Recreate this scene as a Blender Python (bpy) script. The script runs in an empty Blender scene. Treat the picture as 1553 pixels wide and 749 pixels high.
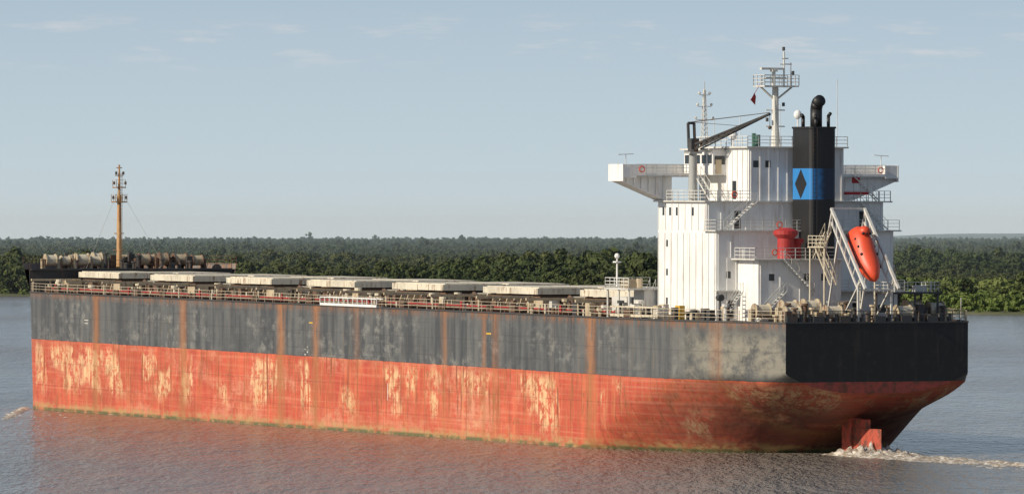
import bpy, bmesh, math, random
from mathutils import Vector, Matrix, noise as mnoise
R=random.Random(7)
scene=bpy.context.scene
scene.view_settings.view_transform='Standard'
scene.view_settings.look='None'
scene.view_settings.exposure=0
# ------------------------------------------------------------------ nodes helper
class NT:
    def __init__(s,name):
        s.mat=bpy.data.materials.new(name); s.mat.use_nodes=True
        s.t=s.mat.node_tree; s.t.nodes.clear()
        s.out=s.t.nodes.new('ShaderNodeOutputMaterial')
        s.b=s.t.nodes.new('ShaderNodeBsdfPrincipled')
        s.t.links.new(s.b.outputs[0],s.out.inputs[0])
    def set(s,sock,val):
        if hasattr(val,'is_output'): s.t.links.new(val,sock)
        else:
            if isinstance(val,(tuple,list)) and len(val)==3 and sock.type=='RGBA': val=(*val,1)
            sock.default_value=val
    def bs(s,**k):
        for a,v in k.items(): s.set(s.b.inputs[a.replace('_',' ')],v)
    def m(s,op,a,b=0.0,c=None,clamp=False):
        n=s.t.nodes.new('ShaderNodeMath'); n.operation=op; n.use_clamp=clamp
        s.set(n.inputs[0],a); s.set(n.inputs[1],b)
        if c is not None: s.set(n.inputs[2],c)
        return n.outputs[0]
    def ss(s,x,a,b):
        n=s.t.nodes.new('ShaderNodeMapRange'); n.interpolation_type='SMOOTHSTEP'
        s.set(n.inputs[0],x)
        if a<=b:
            n.inputs[1].default_value=a; n.inputs[2].default_value=b; n.inputs[3].default_value=0; n.inputs[4].default_value=1
        else:
            n.inputs[1].default_value=b; n.inputs[2].default_value=a; n.inputs[3].default_value=1; n.inputs[4].default_value=0
        return n.outputs[0]
    def mix(s,f,a,b,mode='MIX'):
        n=s.t.nodes.new('ShaderNodeMixRGB'); n.blend_type=mode
        s.set(n.inputs[0],f); s.set(n.inputs[1],a); s.set(n.inputs[2],b); return n.outputs[0]
    def xyz(s,x,y,z):
        n=s.t.nodes.new('ShaderNodeCombineXYZ')
        s.set(n.inputs[0],x);s.set(n.inputs[1],y);s.set(n.inputs[2],z); return n.outputs[0]
    def obj(s):
        n=s.t.nodes.new('ShaderNodeTexCoord'); q=s.t.nodes.new('ShaderNodeSeparateXYZ')
        s.t.links.new(n.outputs['Object'],q.inputs[0]); return n.outputs['Object'],q.outputs[0],q.outputs[1],q.outputs[2]
    def pos(s):
        n=s.t.nodes.new('ShaderNodeNewGeometry'); q=s.t.nodes.new('ShaderNodeSeparateXYZ')
        s.t.links.new(n.outputs['Position'],q.inputs[0]); return n.outputs['Position'],q.outputs[0],q.outputs[1],q.outputs[2]
    def noise(s,vec,scale=1.0,detail=4.0,rough=0.55):
        n=s.t.nodes.new('ShaderNodeTexNoise'); s.set(n.inputs['Vector'],vec)
        n.inputs['Scale'].default_value=scale; n.inputs['Detail'].default_value=detail; n.inputs['Roughness'].default_value=rough
        return n.outputs[0]
    def vscale(s,vec,sc):
        n=s.t.nodes.new('ShaderNodeVectorMath'); n.operation='MULTIPLY'; s.set(n.inputs[0],vec); n.inputs[1].default_value=sc; return n.outputs[0]
    def bump(s,h,strength=0.3,dist=0.1):
        n=s.t.nodes.new('ShaderNodeBump'); n.inputs['Strength'].default_value=strength; n.inputs['Distance'].default_value=dist
        s.set(n.inputs['Height'],h); s.t.links.new(n.outputs[0],s.b.inputs['Normal'])

def paint(name,col,dirt=(0.22,0.11,0.05),amt=0.25,rough=0.6,streak=1.0,shade=0.5):
    t=NT(name); v,x,y,z=t.obj()
    st=t.noise(t.vscale(v,(1.6,1.6,0.15*streak)),1.3,6,0.65)
    pn=t.noise(v,0.8,5,0.6)
    f=t.m('MULTIPLY',t.ss(st,0.48,0.72),t.ss(pn,0.33,0.6))
    c=t.mix(t.m('MULTIPLY',f,amt*2.4,clamp=True),(*col,1),(*dirt,1))
    dk=tuple(a*0.7 for a in col)
    c=t.mix(t.ss(t.noise(v,0.35,6,0.6),0.42,0.7),c,t.mix(shade,c,(*dk,1)))
    t.bs(Base_Color=c,Roughness=rough); return t.mat
M={}
M['white']=paint('white_paint',(0.80,0.79,0.77),(0.36,0.22,0.13),0.18,shade=.3)
M['whitegrey']=paint('offwhite_paint',(0.62,0.61,0.57),amt=0.35)
M['cream']=paint('cream_hatch_paint',(0.62,0.56,0.43),(0.24,0.13,0.07),0.35)
M['hatch']=paint('hatch_cover_paint',(0.66,0.61,0.49),(0.27,0.16,0.10),0.7,0.7,2.0,.8)
M['beige']=paint('beige_coaming_paint',(0.50,0.41,0.28),(0.16,0.07,0.03),0.5)
M['reel']=paint('worn_reel_paint',(0.44,0.37,0.26),(0.14,0.07,0.04),0.9)
M['deck']=paint('deck_red_oxide',(0.12,0.075,0.055),(0.06,0.035,0.02),0.6,0.8)
M['rail']=paint('rail_paint',(0.55,0.48,0.36),(0.25,0.12,0.06),0.5)
M['railw']=paint('rail_white',(0.68,0.68,0.64),(0.3,0.15,0.07),0.4)
M['rust']=paint('rusty_steel',(0.15,0.09,0.06),(0.06,0.04,0.03),0.6,0.85)
M['mast']=paint('rusty_mast_paint',(0.5,0.3,0.14),(0.3,0.11,0.04),1.0)
M['darkgrey']=paint('dark_grey_steel',(0.05,0.052,0.055),(0.15,0.08,0.04),0.5)
M['grey']=paint('crane_grey',(0.36,0.37,0.36),(0.16,0.1,0.06),0.4)
M['black']=paint('black_funnel_paint',(0.014,0.014,0.015),(0.035,0.025,0.02),0.3,0.5)
M['red']=paint('red_vent_paint',(0.42,0.03,0.03),(0.2,0.04,0.02),0.3)
M['orange']=paint('lifeboat_orange',(0.72,0.08,0.03),(0.4,0.1,0.05),0.3,0.45)
M['yellow']=paint('yellow_paint',(0.6,0.37,0.05),(0.3,0.15,0.05),0.5)
M['green']=paint('green_paint',(0.04,0.12,0.09),(0.1,0.08,0.05),0.3)
t=NT('dark_window_glass'); t.bs(Base_Color=(0.02,0.025,0.03),Roughness=0.15); M['glass']=t.mat
t=NT('soot_blue_paint'); v,x,y,z=t.obj()
f=t.m('MULTIPLY',t.ss(x,13.2,12.5),t.ss(t.m('ADD',y,t.m('MULTIPLY',t.m('SUBTRACT',t.noise(v,1.5,4),.5),1.2)),0.9,-0.3))
t.bs(Base_Color=t.mix(f,(0.03,0.20,0.50,1),(0.015,0.03,0.06,1)),Roughness=0.5); M['blue']=t.mat

# ---------------- hull shader
t=NT('weathered_hull_paint'); v,x,y,z=t.obj()
zw=t.m('ADD',z,t.m('MULTIPLY',x,0.0073))
wob=t.noise(t.xyz(0.0,0.0,t.m('MULTIPLY',z,0.4)),1,3)
xs=t.m('ADD',x,t.m('MULTIPLY',t.m('SUBTRACT',wob,0.5),0.6))
ramp=t.t.nodes.new('ShaderNodeValToRGB'); t.t.links.new(t.m('DIVIDE',xs,225.0),ramp.inputs[0])
sp=[(9,0.6,1.1),(34.1,1.0,1.5),(58.6,0.8,0.9),(61.4,0.8,0.6),(72.2,0.7,0.9),(97,0.5,0.9),(109,0.9,1.2),(119.7,1,1.6),(150.8,1,1.5),(180.6,1,1.5)]
cr=ramp.color_ramp
cr.elements[0].position=0; cr.elements[0].color=(0,0,0,1); cr.elements[1].position=1; cr.elements[1].color=(0,0,0,1)
for u0,a,w in sp:
    for du,val in ((-w,0),(0,a),(w,0)):
        e=cr.elements.new(min(max((u0+du)/225.0,0.0005),0.999)); e.color=(val,val,val,1)
rl=ramp.outputs[0]
S1=t.noise(t.vscale(v,(0.7,0.7,0.06)),1,7,0.65)
S2=t.noise(t.vscale(v,(2.4,2.4,0.16)),1,5,0.6)
PN=t.noise(t.vscale(v,(0.07,0.07,0.22)),1,5,0.6)
FN=t.noise(t.vscale(v,(0.6,0.6,0.8)),1,8,0.7)
HN=t.noise(t.vscale(v,(0.05,0.05,3.0)),1,5,0.6)
up=t.mix(t.ss(S1,0.35,0.68),(0.055,0.060,0.067,1),(0.125,0.128,0.128,1))
up=t.mix(t.m('MULTIPLY',t.ss(FN,0.47,0.68),t.m('MULTIPLY',t.ss(PN,0.4,0.6),.8)),up,(0.23,0.23,0.215,1))
up=t.mix(t.m('MULTIPLY',t.ss(S2,0.56,0.76),0.5),up,(0.19,0.14,0.10,1))
up=t.mix(t.m('MULTIPLY',t.ss(HN,0.55,0.7),0.35),up,(0.04,0.042,0.045,1))
sc=t.m('MULTIPLY',t.ss(x,17,9),t.ss(FN,0.34,0.58)); sc=t.m('MULTIPLY',sc,t.m('MULTIPLY',t.ss(z,7.4,8.6),t.ss(z,13.2,11.4)))
up=t.mix(t.m('MULTIPLY',sc,0.75),up,(0.26,0.24,0.19,1))
up=t.mix(t.m('MULTIPLY',t.ss(z,12.4,13.4),t.ss(S2,0.4,0.6)),up,(0.2,0.10,0.055,1))
lo=t.mix(t.ss(S1,0.3,0.68),(0.60,0.115,0.058,1),(0.44,0.066,0.038,1))
lo=t.mix(t.m('MULTIPLY',t.ss(HN,0.46,0.68),0.5),lo,(0.64,0.23,0.14,1))
lo=t.mix(t.m('MULTIPLY',t.ss(PN,0.46,0.64),0.45),lo,(0.30,0.050,0.032,1))
# faded, rubbed zones amidships
FD=t.noise(t.vscale(v,(0.05,0.05,0.16)),1,6,0.7)
lo=t.mix(t.m('MULTIPLY',t.m('MULTIPLY',t.ss(FD,0.47,0.6),t.ss(FN,0.38,0.6)),t.m('MULTIPLY',t.ss(x,28,60),.6)),lo,(0.64,0.31,0.20,1))
cz=t.m('MULTIPLY',t.ss(z,0.0,2.5),t.ss(z,7.5,6.2))
P2=t.noise(t.vscale(v,(0.13,0.13,0.10)),1,3,0.5)
CNn=t.noise(t.vscale(v,(0.75,0.75,0.7)),1,8,0.78)
lo=t.mix(t.m('MULTIPLY',t.m('MULTIPLY',t.ss(CNn,0.44,0.53),t.ss(P2,0.51,0.58)),t.m('MULTIPLY',t.ss(S2,0.36,0.50),cz)),lo,(0.70,0.47,0.26,1))
lo=t.mix(t.m('MULTIPLY',t.ss(S2,0.54,0.66),0.5),lo,(0.56,0.23,0.10,1))
SD=t.noise(t.vscale(v,(1.3,1.3,0.10)),1.3,6,0.7)
lo=t.mix(t.m('MULTIPLY',t.ss(SD,0.53,0.64),t.m('MULTIPLY',t.ss(z,-1.0,4.0),0.8)),lo,(0.20,0.055,0.026,1))
RB=t.noise(t.vscale(v,(0.45,0.45,0.3)),1,7,0.72)
lo=t.mix(t.m('MULTIPLY',t.ss(RB,0.55,0.66),0.65),lo,(0.26,0.08,0.035,1))
lo=t.mix(t.m('MULTIPLY',t.m('MULTIPLY',t.ss(SD,0.48,0.56),t.ss(SD,0.64,0.56)),0.35),lo,(0.46,0.17,0.06,1))
brn=t.m('MULTIPLY',t.ss(x,36,3),t.ss(z,8.2,2.6))
brn=t.m('MULTIPLY',brn,t.ss(t.noise(t.vscale(v,(0.2,0.2,0.5)),1,6,0.65),0.2,0.48))
lo=t.mix(t.m('MULTIPLY',t.m('MULTIPLY',t.ss(x,36,10),t.ss(HN,0.42,0.62)),t.m('MULTIPLY',t.ss(FN,0.35,0.55),0.4)),lo,(0.42,0.2,0.14,1))
lo=t.mix(t.m('MULTIPLY',brn,0.97),lo,(0.085,0.026,0.018,1))
wl=t.m('MULTIPLY',t.ss(zw,1.3,0.4),t.ss(t.noise(t.vscale(v,(0.5,0.5,0.9)),1,6,0.7),0.38,0.58))
lo=t.mix(t.m('MULTIPLY',wl,.8),lo,(0.40,0.28,0.12,1))
lo=t.mix(t.m('MULTIPLY',t.ss(zw,0.5,0.15),t.ss(FN,0.35,0.55)),lo,(0.12,0.12,0.05,1))
col=t.mix(t.m('GREATER_THAN',z,t.m('ADD',7.5,t.m('MULTIPLY',t.m('SUBTRACT',FN,0.5),0.35))),lo,up)
rm=t.m('MULTIPLY',rl,t.ss(t.noise(t.vscale(v,(1.6,1.6,0.25)),1,5,0.7),0.28,0.5))
col=t.mix(t.m('MULTIPLY',rm,0.9),col,(0.36,0.155,0.06,1))
# plate seams
md=t.m('ABSOLUTE',t.m('SUBTRACT',t.m('MODULO',t.m('ADD',z,20.0),2.9),1.45))
col=t.mix(t.m('MULTIPLY',t.m('LESS_THAN',md,0.05),0.2),col,(0.03,0.02,0.02,1))
mv=t.m('ABSOLUTE',t.m('SUBTRACT',t.m('MODULO',t.m('ADD',x,20.0),11.5),5.7))
col=t.mix(t.m('MULTIPLY',t.m('LESS_THAN',mv,0.10),0.2),col,(0.03,0.02,0.02,1))
t.bs(Base_Color=col,Roughness=0.62)
t.bump(t.noise(t.vscale(v,(0.55,0.55,0.45)),1,2),0.6,0.25)
M['hull']=t.mat
t=NT('black_transom_paint'); v,x,y,z=t.obj()
FN=t.noise(v,0.9,8,0.7)
bl=t.mix(t.ss(FN,0.5,0.75),(0.008,0.008,0.009,1),(0.024,0.023,0.022,1))
bl=t.mix(t.m('MULTIPLY',t.ss(t.noise(t.vscale(v,(1.5,1.5,.12)),1,6,.65),.52,.72),.6),bl,(0.045,0.035,0.028,1))
rd=t.mix(t.ss(FN,0.4,0.65),(0.30,0.05,0.035,1),(0.10,0.035,0.02,1))
t.bs(Base_Color=t.mix(t.m('GREATER_THAN',z,7.5),rd,bl),Roughness=0.55); M['transom']=t.mat

# ------------------------------------------------------------------ mesh builder
class MB:
    def __init__(s): s.v=[]; s.f=[]
    def add(s,vs,fs):
        o=len(s.v); s.v+= [tuple(a) for a in vs]; s.f+=[tuple(i+o for i in f) for f in fs]
    def box(s,u0,u1,v0,v1,z0,z1):
        s.add([(u0,v0,z0),(u1,v0,z0),(u1,v1,z0),(u0,v1,z0),(u0,v0,z1),(u1,v0,z1),(u1,v1,z1),(u0,v1,z1)],
              [(0,3,2,1),(4,5,6,7),(0,1,5,4),(1,2,6,5),(2,3,7,6),(3,0,4,7)])
    def cyl(s,a,b,r,n=6,r2=None):
        a=Vector(a);b=Vector(b); d=b-a
        if d.length<1e-6: return
        r2=r if r2 is None else r2
        q=d.to_track_quat('Z','Y'); vs=[]
        for p,rr in ((a,r),(b,r2)):
            for i in range(n):
                an=2*math.pi*i/n+math.pi/4; vs.append(p+q@Vector((math.cos(an)*rr,math.sin(an)*rr,0)))
        fs=[(i,(i+1)%n,n+(i+1)%n,n+i) for i in range(n)]+[tuple(range(n))[::-1],tuple(range(n,2*n))]
        s.add(vs,fs)
    def tube(s,pts,r,n=10):
        for a,b in zip(pts[:-1],pts[1:]): s.cyl(a,b,r,n)
        for p in pts[1:-1]: s.ball(p,r,n,6)
    def ball(s,c,r,n=12,m=8,sz=1.0):
        vs=[];fs=[]
        for j in range(m+1):
            th=math.pi*j/m
            for i in range(n):
                a=2*math.pi*i/n; vs.append((c[0]+r*math.sin(th)*math.cos(a),c[1]+r*math.sin(th)*math.sin(a),c[2]+r*sz*math.cos(th)))
        for j in range(m):
            for i in range(n): fs.append((j*n+i,j*n+(i+1)%n,(j+1)*n+(i+1)%n,(j+1)*n+i))
        s.add(vs,fs)
    def prism_u(s,poly,u0,u1):   # poly in (v,z)
        n=len(poly); vs=[(u0,a,b) for a,b in poly]+[(u1,a,b) for a,b in poly]
        s.add(vs,[tuple(range(n)),tuple(range(n,2*n))[::-1]]+[(i,(i+1)%n,n+(i+1)%n,n+i) for i in range(n)])
    def prism_z(s,poly,z0,z1):
        n=len(poly); vs=[(a,b,z0) for a,b in poly]+[(a,b,z1) for a,b in poly]
        s.add(vs,[tuple(range(n)),tuple(range(n,2*n))[::-1]]+[(i,(i+1)%n,n+(i+1)%n,n+i) for i in range(n)])
    def rail(s,path,h=1.1,bars=3,sp=1.6,r=0.035):
        for a,b in zip(path[:-1],path[1:]):
            a=Vector(a);b=Vector(b); L=(b-a).length; n=max(1,int(round(L/sp)))
            for i in range(n+1):
                p=a.lerp(b,i/n); s.cyl(p,p+Vector((0,0,h)),r*1.2,4)
            for k in range(bars):
                hh=Vector((0,0,h*(k+1)/bars)); s.cyl(a+hh,b+hh,r,4)
    def stair(s,a,b,w=0.7,axis='v'):
        a=Vector(a);b=Vector(b); o=Vector((0,w/2,0)) if axis=='v' else Vector((w/2,0,0))
        for sg in (-1,1):
            s.cyl(a+o*sg,b+o*sg,0.07,4); up=Vector((0,0,0.9)); s.cyl(a+o*sg+up,b+o*sg+up,0.025,4)
            for k in range(5):
                p=a.lerp(b,k/4)+o*sg; s.cyl(p,p+up,0.025,4)
        n=max(3,int(abs(b.z-a.z)/0.28))
        for i in range(1,n):
            p=a.lerp(b,i/n); s.cyl(p-o,p+o,0.05,4)
    def obj(s,name,mat,parent=None,smooth=False):
        me=bpy.data.meshes.new(name); me.from_pydata(s.v,[],s.f); me.validate()
        bm=bmesh.new(); bm.from_mesh(me); bmesh.ops.recalc_face_normals(bm,faces=bm.faces[:]); bm.to_mesh(me); bm.free()
        if smooth: me.polygons.foreach_set('use_smooth',[True]*len(me.polygons))
        me.materials.append(M[mat] if isinstance(mat,str) else mat)
        o=bpy.data.objects.new(name,me); scene.collection.objects.link(o)
        if parent: o.parent=parent
        return o

ship=bpy.data.objects.new('bulk_carrier_ship',None); scene.collection.objects.link(ship)
ALPHA=math.radians(24.4)
ship.location=(37.0,661.0,0.0); ship.rotation_euler=(0,-0.0073,math.radians(90)+ALPHA)
DZ=13.45
# ------------------------------------------------------------------ hull
def lerp_tab(tab,x):
    if x<=tab[0][0]: return tab[0][1:]
    for a,b in zip(tab[:-1],tab[1:]):
        if x<=b[0]:
            f=(x-a[0])/(b[0]-a[0]); f2=f
            return tuple(p+(q-p)*f2 for p,q in zip(a[1:],b[1:]))
    return tab[-1][1:]
AFT=[(0,6.3,2.0,.35),(3,4.3,3.0,.33),(6,3.2,4.5,.35),(9,1.9,6,.4),(12,-0.3,8,.42),(16,-3.5,11,.42),(20,-5,11,.38),(28,-5,8,.33),(36,-5,4,.3),(45,-5,2,.3)]
def hd(u):
    s=min(1,max(0,u)/27.0); return 10.4+5.7*(1-(1-s)**2.2)
BL=24.5
def um(z): return 220.0+2.5*max(0,min(1,z/13.45))+ (0.25*(z-13.45) if z>13.45 else 0)
def hbf(u,z):
    zb,h,p=lerp_tab(AFT,u); q=max(0,min(1,(z-zb)/h)); return hd(u)*q**p
def bowhb(s): return 16.1*max(0.0,1-s**2.2)**0.58
def hull_ring(u):   # port side points from keel to deck
    zb=lerp_tab(AFT,u)[0]; pts=[]; N=26
    for j in range(N+1):
        f=(j/N)**1.6; z=zb+(DZ-zb)*f; pts.append((u,hbf(u,z) if j else 0.0,z))
    return pts
us=[0,0.5,1,1.5,2,3,4,5,6,7,8,9,10,11,12,13,14,15,16,18,20,22,24,26,28,30,33,36,40,45]+list(range(55,196,10))+[198]
rings=[hull_ring(u) for u in us]
for k in range(1,29):
    s=(k/28.0)**0.8
    ring=[]
    zb=-5; N=26
    for j in range(N+1):
        f=(j/N)**1.6; z=zb+(DZ-zb)*f; u=198+s*(um(z)-198); q=max(0,min(1,(z-zb)/2))**0.3
        ring.append((u,bowhb(s)*(q if j else 0),z))
    rings.append(ring)
for sg,nm in ((1,'hull_port_side'),(-1,'hull_starboard_side')):
    b=MB(); n=len(rings[0]); vs=[(p[0],p[1]*sg,p[2]) for r in rings for p in r]; fs=[]
    for i in range(len(rings)-1):
        for j in range(n-1): fs.append((i*n+j,i*n+j+1,(i+1)*n+j+1,(i+1)*n+j))
    b.add(vs,fs); b.obj(nm,'hull',ship,True)
b=MB(); r0=rings[0]; poly=[(p[1],p[2]) for p in r0]+[(-p[1],p[2]) for p in r0[:0:-1]]
b.add([(0.0,a,c) for a,c in poly],[tuple(range(len(poly)))]); b.obj('transom','transom',ship)
b=MB(); top=[r[-1] for r in rings]; n=len(top)
b.add([(p[0],p[1],DZ-0.02) for p in top]+[(p[0],-p[1],DZ-0.02) for p in top],[(i,i+1,n+i+1,n+i) for i in range(n-1)]); b.obj('main_deck','deck',ship)
# sheer strake lip
b=MB()
for sg in (1,-1):
    for a,c in zip(top[:-1],top[1:]):
        if a[0]>209: break
        b.cyl((a[0],a[1]*sg,DZ+0.05),(c[0],c[1]*sg,DZ+0.05),0.11,4)
b.cyl((0,-10.4,DZ+0.05),(0,10.4,DZ+0.05),0.11,4)
b.obj('gunwale_bar','darkgrey',ship)
# forecastle
FU=210.0; s0=(FU-198)/BL; FZ=16.35; BZ=17.1
b=MB(); fr=[]
for k in range(0,25):
    s=s0+(1-s0)*(k/24.0)**0.8; col=[]
    for j in range(5):
        z=DZ-0.01+(BZ-DZ)*j/4.0; col.append((198+s*(um(z)-198),bowhb(s)*(1+0.012*j)+0.05*j,z))
    fr.append(col)
for sg in (1,-1):
    vs=[(p[0],p[1]*sg,p[2]) for c in fr for p in c]
    b.add(vs,[(i*5+j,i*5+j+1,(i+1)*5+j+1,(i+1)*5+j) for i in range(24) for j in range(4)])
b.obj('forecastle_side','hull',ship,True)
b=MB(); w0=fr[0][0][1]; b.prism_u([(-w0,DZ),(w0,DZ),(w0+.1,FZ),(-w0-.1,FZ)],FU+0.02,FU+0.15)
b.box(FU-0.35,FU+0.01,-w0,w0,FZ-0.1,FZ+0.12)
b.obj('forecastle_bulkhead','darkgrey',ship)
b=MB(); n=len(fr); vs=[(c[3][0],c[3][1]-0.02,FZ+0.01) for c in fr]+[(c[3][0],-c[3][1]+0.02,FZ+0.01) for c in fr]
b.add(vs,[(i,i+1,n+i+1,n+i) for i in range(n-1)]); b.obj('forecastle_deck','deck',ship)
b=MB(); b.rail([(FU+.1,-w0,FZ+.1),(FU+.1,w0,FZ+.1)],1.1,2,2.2,.03)
pth=[(c[4][0],c[4][1],BZ) for c in fr[::2]]; b.rail(pth,.9,2,2.0,.03); b.rail([(p[0],-p[1],p[2]) for p in pth],.9,2,2.0,.03)
b.obj('forecastle_railing','rust',ship)
# winches / rope reels
def winch(drum,frame,u,v,z,w=1.6,r=0.8,ax='v'):
    d=Vector((0,1,0)) if ax=='v' else Vector((1,0,0)); c=Vector((u,v,z+r+0.3))
    drum.cyl(c-d*w/2,c+d*w/2,r*0.82,14)
    for k in (-1,1): frame.cyl(c+d*(w/2*k-0.05),c+d*(w/2*k+0.05),r,16)
    for k in (-1,1):
        p=c+d*(w/2+0.35)*k; frame.box(p.x-0.35,p.x+0.35,p.y-0.18,p.y+0.18,z,z+r+0.5)
    frame.cyl(c-d*(w/2+0.6),c+d*(w/2+0.6),0.12,8)
dr=MB(); fm=MB(); dr2=MB(); fm2=MB()
for i,(u,v,r) in enumerate([(213,10.2,.8),(213.4,8,.7),(213,5.8,.85),(214,3.7,.7),(216,2.6,.9),(217,-1.6,.8),(214,-3.2,.85),(213.2,-5.6,.9),(213.4,-8,.85),(213.2,-10.4,.75),(217,6,.8),(217,-5,.8)]):
    winch(dr if i<5 else dr2,fm if i<5 else fm2,u,v,FZ,(1.4,1.1,1.7)[i%3],r+0.05)
dr.obj('forecastle_rope_drums','cream',ship); dr2.obj('forecastle_windlass_drums','beige',ship); fm.obj('forecastle_reel_flanges','reel',ship); fm2.obj('forecastle_windlass_frames','rust',ship)
b=MB()
for i in range(34):
    u=R.uniform(211,219); v=R.uniform(-10,10)*(1 if u<216 else .55); h=R.uniform(.6,2.0)
    if i%3==0: b.box(u-.3,u+.3,v-.4,v+.4,FZ,FZ+h)
    else:
        b.cyl((u,v,FZ),(u,v,FZ+h),.2,8); b.cyl((u,v,FZ+h),(u,v,FZ+h+.2),.36,8)
b.obj('forecastle_bollards_and_vents','darkgrey',ship)
# foremast
b=MB(); mu=214.6; b.cyl((mu,0,FZ),(mu,0,26),.36,10,.26); b.cyl((mu,0,26),(mu,0,30),.2,8,.12)
for z,w in ((18.8,.8),(21.0,.7),(25.1,1.1),(27.0,.95),(28.6,.6),(29.6,.4)):
    b.cyl((mu,-w,z),(mu,w,z),.06,6); b.cyl((mu-w*.8,0,z),(mu+w*.6,0,z),.06,6)
for z,w in ((25.1,.8),(27.0,.65)):
    b.box(mu-w,mu+w,-w,w,z,z+.1); b.rail([(mu-w,-w,z+.1),(mu+w,-w,z+.1),(mu+w,w,z+.1),(mu-w,w,z+.1),(mu-w,-w,z+.1)],.9,2,.9,.03)
for k in range(30): b.cyl((mu-.55,-.2,FZ+.3+k*.42),(mu-.55,.2,FZ+.3+k*.42),.03,4)
b.cyl((mu-.55,-.22,FZ),(mu-.5,-.2,29),.035,4); b.cyl((mu-.55,.22,FZ),(mu-.5,.2,29),.035,4)
b.obj('foremast','mast',ship)
b=MB()
for z,w in ((25.5,.9),(27.4,.8),(28.7,.5)):
    for sg in (-1,1): b.cyl((mu-.2,sg*w,z),(mu-.2,sg*w,z+.4),.16,8)
b.obj('foremast_lamps','darkgrey',ship)
b=MB()
for v in (-7,7):
    b.cyl((mu,0,27),(212,v*.8,FZ),.018,4)
b.obj('foremast_stays','grey',ship)
# ------------------------------------------------------------------ hatches
HL=14.6; HW=7.9
cov=MB(); coam=MB(); stay=MB(); dk=MB(); pads=MB()
for k in range(7):
    u1=54.4+25.7*k; u0=u1-HL; zt=DZ+1.75
    coam.box(u0+.7,u1-.7,-HW+.8,HW-.8,DZ,zt)
    coam.box(u0+.3,u1-.3,-HW+.45,HW-.45,zt-.22,zt)
    n=7
    for i in range(n+1):
        u=u0+.7+(HL-1.4)*i/n
        for sg in (-1,1):
            a=sg*(HW-.8); c=sg*(HW-.15)
            stay.add([(u-.09,a,DZ),(u-.09,c+sg*.5,DZ),(u-.09,c,zt-.2),(u-.09,a,zt-.2),(u+.09,a,DZ),(u+.09,c+sg*.5,DZ),(u+.09,c,zt-.2),(u+.09,a,zt-.2)],
                     [(0,1,2,3),(4,5,6,7),(0,1,5,4),(1,2,6,5),(2,3,7,6)])
    for i in range(9):
        v=-HW+.9+(2*HW-1.8)*i/8
        stay.box(u0+.1,u0+.68,v-.1,v+.1,DZ,zt-.2)
    # side rolling covers (two panels), chamfered
    for a,c in ((-HW,-.06),(.06,HW)):
        dz=R.uniform(-.03,.05)
        cov.box(u0,u1,a,c,zt+.12+dz,zt+.80+dz)
        cov.box(u0+.35,u1-.35,a+.35,c-.35,zt+.80+dz,zt+.9+dz)
    for u in (u0+.25,u0+HL*.5,u1-.25):
        for sg in (-1,1): cov.box(u-.08,u+.08,*(sorted((sg*HW,sg*(HW+.05)))),zt+.14,zt+.74)
    # side-rolling rails out to the ship's side
    for uu in (u0+1.0,u1-1.0):
        for sg in (-1,1):
            stay.box(uu-.15,uu+.15,*(sorted((sg*(HW+.1),sg*14.8))),zt-.3,zt-.02)
            for vv in (9.8,12.2,14.5): stay.cyl((uu,sg*vv,DZ),(uu,sg*vv,zt-.3),.13,6)
    for i in range(10):
        u=R.uniform(u0,u1); dk.box(u,u+R.uniform(.4,1.2),HW+.7,HW+R.uniform(1.1,1.6),DZ,DZ+R.uniform(.4,1.4))
cov.obj('hatch_covers','hatch',ship); coam.obj('hatch_coamings','rust',ship); stay.obj('hatch_coaming_stays','beige',ship); dk.obj('deck_boxes','rust',ship)
# stuff between hatches
b1=MB();b2=MB();b3=MB();b4=MB()
for k in range(-0,8):
    ug=54.4+25.7*k-HL-5.5
    if k==7: ug=207
    if ug<34 or ug>207: continue
    b1.box(ug-1.6,ug+1.6,-3,3,DZ,DZ+1.9)
    b1.box(ug-1.2,ug+1.2,8.5,10.3,DZ,DZ+1.5)
    for i in range(6):
        v=R.uniform(-7,13); u=ug+R.uniform(-3.5,3.5); h=R.uniform(.8,1.7)
        b2.cyl((u,v,DZ),(u,v,DZ+h),.22,8); b2.cyl((u,v,DZ+h),(u,v,DZ+h+.35),.45,10)
    winch(b3,b4,ug,5.6,DZ,1.8,.8); winch(b3,b4,ug-1,-5.6,DZ,1.8,.8)
b1.obj('cross_deck_lockers','beige',ship); b2.obj('mushroom_vents','cream',ship); b3.obj('mooring_drums','cream',ship); b4.obj('mooring_winch_frames','rust',ship)
# deck pipes
b=MB(); b5=MB(); b6=MB()
for v,z,r in ((13.6,.35,.14),(13.1,.55,.08),(12.5,.35,.15),(-12.8,.5,.15)):
    (b if r>.12 else b5).cyl((33,v,DZ+z),(206,v,DZ+z),r,6)
for u in range(34,206,3):
    b.box(u-.1,u+.1,11.6,13.9,DZ,DZ+.25)
    if R.random()<.6: 
        vv=R.uniform(11,14.8); b6.cyl((u,vv,DZ),(u,vv,DZ+R.uniform(.7,1.3)),.13,6)
b.obj('deck_pipes','rust',ship); b5.obj('fire_main_pipe','red',ship); b6.obj('sounding_pipes','cream',ship)
b=MB()
for u in (45,62,75,92,118,130,150,160,176,190,200):
    for du in (-.5,.5): b.cyl((u+du,15.2,DZ),(u+du,15.2,DZ+.75),.24,8)
    b.box(u-1,u+1,14.9,15.5,DZ,DZ+.12)
for u in (26,55,85,112,140,168,196): b.box(u,u+1.6,15.0,15.4,DZ+.02,DZ+1.0)
b.obj('side_bollards','rust',ship)
b=MB()
for u in (44,70,96,122,148,172,198): b.box(u-.2,u+.2,14.9,15.1,DZ+.3,DZ+1.1)
b.obj('fire_boxes','red',ship)
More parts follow.
